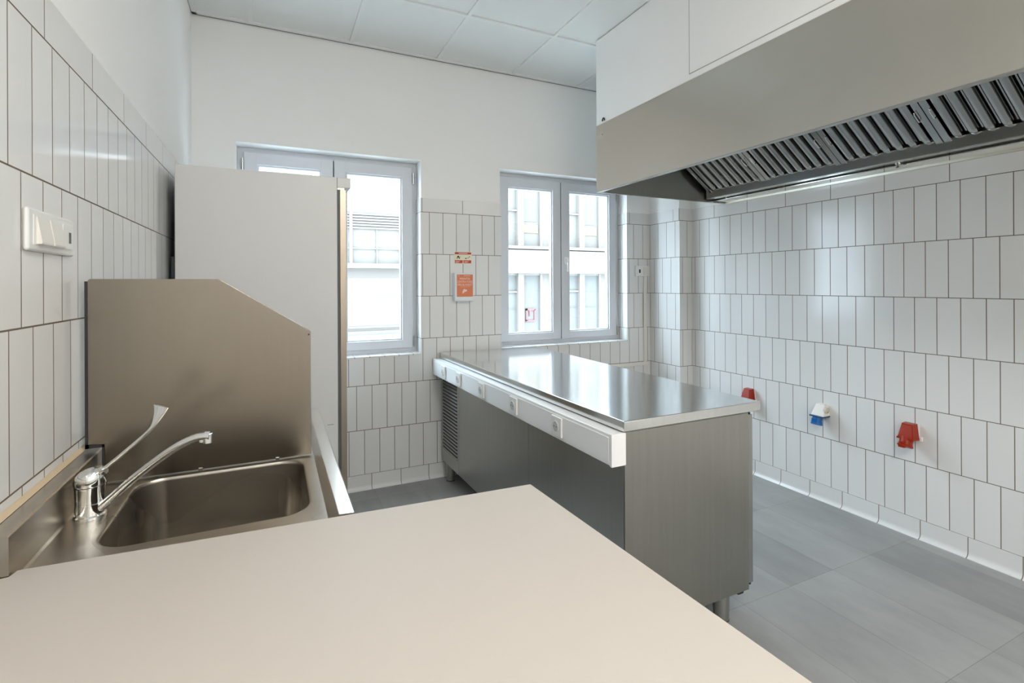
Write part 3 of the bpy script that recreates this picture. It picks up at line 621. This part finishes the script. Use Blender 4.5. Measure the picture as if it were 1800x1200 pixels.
# ------------------------------------------------------------------ far wall: fire blanket, notice, switch, conduit
fbk = thing('fire_blanket_box', 'slim white box with orange front label on the tiles between the windows', 'fire blanket box', (1.255, YB, 1.266))
MB().box(1.181, 1.326, 3.462, YB, 1.267, 1.4725, 0.004).build('case', mat('blanket_case', (0.78, 0.82, 0.84), 0.35), fbk)
lb = MB().box(1.196, 1.3205, 3.4612, 3.4625, 1.299, 1.4615).build('front_label', ORANGE, fbk)
RX = Matrix.Rotation(PI / 2, 3, 'X')
ly = 3.4608
text_mesh('MANTA', 0.023, (1.257, ly, 1.430), RX, PINK, fbk)
text_mesh('CONTRA FOGO', 0.0205, (1.258, ly, 1.408), RX, PINK, fbk, sx=0.88)
text_mesh('FIRE BLANKET', 0.0205, (1.258, ly, 1.386), RX, PINK, fbk, sx=0.88)
ic = MB().prism([(1.238, 1.323), (1.249, 1.326), (1.255, 1.334), (1.268, 1.336), (1.276, 1.344), (1.272, 1.352), (1.262, 1.350), (1.258, 1.356), (1.247, 1.352), (1.241, 1.342)], 'y', ly - 0.0002, ly + 0.0004); ic.build('pictogram', PINK, fbk)
MB().box(1.208, 1.214, ly - 0.0002, ly + 0.0004, 1.450, 1.455).box(1.250, 1.300, ly - 0.0002, ly + 0.0004, 1.4505, 1.4535).box(1.222, 1.298, ly - 0.0002, ly + 0.0004, 1.3705, 1.372).build('print_line', PINK, fbk)
ns = thing('fire_notice', 'small red and cream pictogram notice above the fire blanket box', 'sign', (1.262, YB, 1.543))
MB().box(1.194, 1.331, YB - 0.003, YB, 1.541, 1.631, 0.001, 1).build('board', SIGNCR, ns)
sgn = MB(); sgn.box(1.199, 1.326, YB - 0.0036, YB - 0.003, 1.611, 1.627); sgn.box(1.199, 1.2595, YB - 0.0036, YB - 0.003, 1.546, 1.568); sgn.box(1.2655, 1.326, YB - 0.0036, YB - 0.003, 1.546, 1.568); sgn.build('red_bars', SIGNRED, ns)
pg = MB(); y_ = YB - 0.0036
pg.prism([(1.213, 1.577), (1.219, 1.579), (1.222, 1.588), (1.226, 1.590), (1.230, 1.578), (1.237, 1.578), (1.236, 1.587), (1.231, 1.599), (1.224, 1.602), (1.217, 1.596)], 'y', y_, y_ + 0.0005)
pg.prism([(1.240, 1.587), (1.243, 1.590), (1.241, 1.597), (1.238, 1.594)], 'y', y_, y_ + 0.0005)
pg.prism([(1.274, 1.578), (1.291, 1.578), (1.288, 1.588), (1.282, 1.584)], 'y', y_, y_ + 0.0005)
pg.prism([(1.300, 1.580), (1.305, 1.582), (1.303, 1.590), (1.299, 1.587)], 'y', y_, y_ + 0.0005)
pg.prism([(1.309, 1.589), (1.317, 1.592), (1.314, 1.598), (1.308, 1.595)], 'y', y_, y_ + 0.0005)
pg.build('pictogram', INK, ns)
MB().box(1.228, 1.298, y_ - 0.0003, y_, 1.617, 1.6215).box(1.204, 1.238, y_ - 0.0003, y_, 1.558, 1.561).box(1.204, 1.228, y_ - 0.0003, y_, 1.551, 1.554).box(1.271, 1.308, y_ - 0.0003, y_, 1.558, 1.561).box(1.271, 1.298, y_ - 0.0003, y_, 1.551, 1.554).build('print_line', PINK, ns)
es = thing('wall_socket_plate', 'small ivory double switch plate right of the far window above the conduit', 'light switch', (2.937, YB, 1.455))
MB().box(2.858, 3.016, YB - 0.010, YB, 1.454, 1.546, 0.003).build('wall_plate', WHITE, es)
MB().box(2.944, 3.004, YB - 0.015, YB - 0.009, 1.466, 1.534, 0.002).build('rocker', IVORY, es)
pm = MB().box(2.870, 2.938, YB - 0.0125, YB - 0.009, 1.466, 1.534, 0.001).build('socket_module', WHITE, es)
MB().box(2.893, 2.910, YB - 0.0132, YB - 0.012, 1.484, 1.515).build('indicator_window', DARK, pm)
cd = MB().box(2.947, 2.975, YB - 0.016, YB, 0.700, 1.454, 0.002).box(2.45, 2.985, YB - 0.0165, YB - 0.0005, 0.670, 0.701, 0.002).build('cable_conduit', IVORY)
cd['label'] = 'ivory cable trunking running down the far wall and along behind the steel counter'; cd['category'] = 'conduit'

# ------------------------------------------------------------------ industrial sockets on the right wall
def ring_box(x0, x1, y0, y1, z): return [(x0, y0, z), (x1, y0, z), (x1, y1, z), (x0, y1, z)]
def red_socket(yc, zc, label):
    t = thing('industrial_socket', label, 'power socket', (XR, yc, zc), 'red industrial sockets on the right wall')
    X = XR
    b = MB(); b.box(X - 0.008, X, yc - 0.036, yc + 0.036, zc - 0.035, zc + 0.062, 0.004); b.box(X - 0.010, X, yc - 0.050, yc - 0.030, zc - 0.028, zc - 0.004, 0.003)
    b.build('back_plate', WHITE, t)
    b = MB(); b.loft([[(X - 0.006 - d, yc - w_, z), (X - 0.006, yc - w_ - 0.002, z), (X - 0.006, yc + w_ + 0.002, z), (X - 0.006 - d, yc + w_, z)] for d, w_, z in
                      ((0.040, 0.025, zc + 0.062), (0.044, 0.027, zc + 0.059), (0.066, 0.036, zc - 0.008), (0.066, 0.036, zc - 0.012))], True, True)
    bmesh.ops.bevel(b.bm, geom=[e for e in b.bm.edges if e.calc_length() > 0.05], offset=0.004, segments=2, affect='EDGES')
    h = b.build('housing', RED, t)
    MB().lathe([(0.0035, 0), (0.0035, 0.001)], (X - 0.058, yc + 0.008, zc + 0.018), (-0.95, 0, 0.3), 10).build('screw', DARK, h)
    b = MB(); b.hexa([(X - 0.076, yc - 0.040, zc - 0.020), (X - 0.004, yc - 0.040, zc - 0.026), (X - 0.004, yc + 0.040, zc - 0.026), (X - 0.076, yc + 0.040, zc - 0.020)],
                     [(X - 0.076, yc - 0.040, zc - 0.010), (X - 0.004, yc - 0.040, zc - 0.012), (X - 0.004, yc + 0.040, zc - 0.012), (X - 0.076, yc + 0.040, zc - 0.010)], 0.003)
    b.build('flange', RED, t)
    ax = Vector((-0.40, 0, -1)).normalized(); c0 = Vector((X - 0.046, yc + 0.003, zc - 0.014))
    b = MB(); b.lathe([(0.031, 0), (0.031, 0.034), (0.033, 0.034), (0.033, 0.040)], c0, ax, 28); b.box(X - 0.093, X - 0.070, yc - 0.010, yc + 0.016, zc - 0.050, zc - 0.030, 0.003)
    b.build('sleeve', RED, t)
    c1 = c0 + ax * 0.041
    b = MB(); b.lathe([(0.034, 0), (0.036, 0.002), (0.036, 0.008), (0.031, 0.011)], c1, ax, 28); b.box(c1.x - 0.046, c1.x - 0.028, yc - 0.016, yc + 0.016, c1.z - 0.006, c1.z + 0.012, 0.002)
    b.build('hinged_lid', RED, t)
    return t
red_socket(1.548, 0.556, 'red industrial power socket low on right wall, nearest to the camera')
red_socket(2.575, 0.556, 'red industrial power socket on right wall, half hidden behind the steel counter')
t = thing('industrial_socket', 'white power socket with blue sleeve low on the right wall', 'power socket', (XR, 2.03, 0.56))
X, yc, zc = XR, 2.040, 0.560
MB().loft([[(X - d, yc - w_, z), (X, yc - w_, z), (X, yc + w_, z), (X - d, yc + w_, z)] for d, w_, z in ((0.026, 0.023, zc + 0.060), (0.032, 0.027, zc + 0.057), (0.060, 0.040, zc - 0.004), (0.062, 0.040, zc - 0.010))], True, True).build('housing', IVORY, t)
o_ = MB().cyl((X - 0.028, yc - 0.028, zc + 0.026), (X - 0.028, yc - 0.043, zc + 0.024), 0.021, 26).build('side_outlet', mat('beige_plastic', (0.66, 0.60, 0.50), 0.4), t)
pp = MB()
for dz in (-0.009, 0.009): pp.cyl((X - 0.028, yc - 0.0428, zc + 0.024 + dz), (X - 0.028, yc - 0.0440, zc + 0.024 + dz), 0.003, 10)
pp.build('pin_holes', DARK, o_)
MB().box(X - 0.078, X - 0.001, yc - 0.044, yc + 0.044, zc - 0.018, zc - 0.010, 0.002).build('flange', mat('dark_blue_plastic', (0.02, 0.07, 0.16), 0.35), t)
ax = Vector((-0.25, 0, -1)).normalized(); c0 = Vector((X - 0.045, yc + 0.008, zc - 0.016))
sl_ = MB().lathe([(0.028, 0), (0.028, 0.034), (0.031, 0.034), (0.031, 0.046)], c0, ax, 28); sl_.box(X - 0.086, X - 0.064, yc - 0.004, yc + 0.022, zc - 0.050, zc - 0.026, 0.002)
sl_.build('sleeve', BLUE, t)
MB().lathe([(0.033, 0), (0.033, 0.008), (0.028, 0.010)], c0 + ax * 0.0465, ax, 28).build('hinged_lid', BLUE, t)

# ------------------------------------------------------------------ added ceiling fill panels, unseen behind the photographer
for i, (px, py) in enumerate(FILL_PANELS):
    p = thing('ceiling_light_panel', ['square flat ceiling light panel, foremost over the white counter', 'square flat ceiling light panel by the rear wall, left one', 'square flat ceiling light panel by the rear wall, right one'][i], 'ceiling light', (px, py, ZC), 'square ceiling light panels')
    mb = MB()
    for a, b, c, d in ((-0.295, 0.295, -0.295, -0.275), (-0.295, 0.295, 0.275, 0.295), (-0.295, -0.275, -0.275, 0.275), (0.275, 0.295, -0.275, 0.275)): mb.box(px + a, px + b, py + c, py + d, ZC - 0.006, ZC + 0.003)
    mb.build('panel_frame', WHITE, p)
    MB().box(px - 0.275, px + 0.275, py - 0.275, py + 0.275, ZC - 0.003, ZC + 0.002).build('diffuser', emit('led_diffuser', (1.0, 0.95, 0.88), 3), p)  # glowing face of the added fill panel

# ------------------------------------------------------------------ across the street
OY = 9.5
FAC = mat('facade_render', (0.115, 0.105, 0.094), 0.8, spec=0.0); FAC2 = mat('facade_white', (0.14, 0.125, 0.112), 0.8, spec=0.0)
FGL = mat('facade_glass', (0.092, 0.09, 0.084), 0.8, spec=0.0); LOUV = mat('facade_louvre', (0.092, 0.082, 0.074), 0.8, spec=0.0)
FGL2 = mat('facade_glass_pale', (0.105, 0.096, 0.086), 0.8, spec=0.0); TERRA = mat('facade_terracotta', (0.145, 0.1, 0.068), 0.8, spec=0.0); PINKM = mat('facade_pink_sign', (0.12, 0.06, 0.058), 0.8, spec=0.0)
street = struct(MB().box(-14, 26, YB + 0.6, OY + 8, -4.2, -4.0).build('ground', mat('paving', (0.50, 0.50, 0.48), 0.8)))
apt = thing('apartment_building', 'white rendered building with louvred window band seen through the left window', 'building', (-1.0, OY, -4.0))
MB().box(-7.0, 3.3, OY, OY + 6, -4.0, 3.95).build('wall', FAC2, apt)
MB().box(-7.0, 3.3, OY - 0.06, OY, 2.40, 2.72).build('louvre_band', LOUV, apt)
lv = MB()
for i in range(6): lv.box(-7.0, 3.3, OY - 0.10, OY - 0.06, 2.42 + i * 0.05, 2.445 + i * 0.05)
lv.build('louvre_slats', FAC, apt)
x = 0.32
while x < 3.0:
    f_ = MB().box(x, x + 0.90, OY - 0.05, OY, 1.78, 2.40).build('window', FGL2, apt)
    mb = MB(); mb.box(x - 0.03, x + 0.02, OY - 0.12, OY - 0.05, 1.78, 2.72); mb.box(x, x + 0.9, OY - 0.09, OY - 0.05, 2.05, 2.07); mb.box(x + 0.45, x + 0.465, OY - 0.09, OY - 0.05, 1.78, 2.40)
    mb.build('mullion', FAC2, f_); x += 0.93
MB().box(-7.0, 3.3, OY - 0.22, OY, 1.70, 1.78).build('ledge', FAC2, apt)
MB().box(-7.0, 3.3, OY - 0.02, OY + 0.01, 1.52, 1.70).build('ledge_band', LOUV, apt)
MB().box(-7.0, 3.3, OY - 0.005, OY, 1.185, 1.20).box(-7.0, 3.3, OY - 0.04, OY, 0.60, 0.64).box(-7.0, 3.3, OY - 0.08, OY, 0.50, 0.55).build('string_course', LOUV, apt)
off = thing('office_building', 'white building with tall paned windows seen through the right window', 'building', (8.0, OY, -4.0))
MB().box(3.6, 16.0, OY, OY + 6, -4.0, 4.6).build('wall', FAC2, off)
MB().box(3.6, 16.0, OY - 0.30, OY, 1.62, 2.10).build('balcony_band', FAC2, off)
MB().box(3.6, 16.0, OY - 0.34, OY, 2.12, 2.18).build('balcony_cap', FAC, off)
x = 3.95 - 1.51
while x < 15:
    for z0, z1 in ((0.20, 1.62), (2.20, 3.50)):
        if x < 3.6: continue
        f_ = MB().box(x, x + 1.20, OY - 0.04, OY, z0, z1).build('window', FGL if z0 < 1 else FGL2, off)
        mb = MB(); mb.box(x + 0.63, x + 0.76, OY - 0.14, OY - 0.04, z0, z1); mb.box(x - 0.03, x + 0.03, OY - 0.10, OY - 0.04, z0, z1); mb.box(x + 1.17, x + 1.22, OY - 0.10, OY - 0.04, z0, z1)
        mb.box(x, x + 1.2, OY - 0.08, OY - 0.04, z1 - 0.04, z1); mb.box(x, x + 0.63, OY - 0.09, OY - 0.04, z0 + (1.02 if z0 < 1 else 0.72), z0 + (1.05 if z0 < 1 else 0.75)); mb.build('mullion', FAC2, f_)
        if z0 > 1:
            MB().box(x + 0.78, x + 1.14, OY - 0.06, OY - 0.04, z0 + 0.28, z0 + 0.46).build('blind', TERRA, f_)
            MB().box(x + 0.78, x + 1.10, OY - 0.055, OY - 0.04, z0 + 0.52, z0 + 0.98).build('curtain', FGL, f_)
        else:
            MB().box(x + 0.76, x + 0.86, OY - 0.055, OY - 0.04, z0 + 0.80, z0 + 1.20).build('curtain', LOUV, f_)
            MB().box(x + 0.10, x + 1.10, OY - 0.055, OY - 0.045, z0 + 0.68, z0 + 0.70).build('shelf', LOUV, f_)
    x += 1.51
sg = MB()
sx_, sz_ = 4.79, 0.60
for a, b, c, d in ((0, 0.22, 0.24, 0.28), (0, 0.22, 0, 0.04), (0.0, 0.04, 0.02, 0.28), (0.20, 0.24, 0.04, 0.26), (0.08, 0.12, 0.12, 0.24)): sg.box(sx_ + a, sx_ + b, OY - 0.07, OY - 0.045, sz_ + c, sz_ + d)
sgo = sg.build('emblem_sign', PINKM, off)
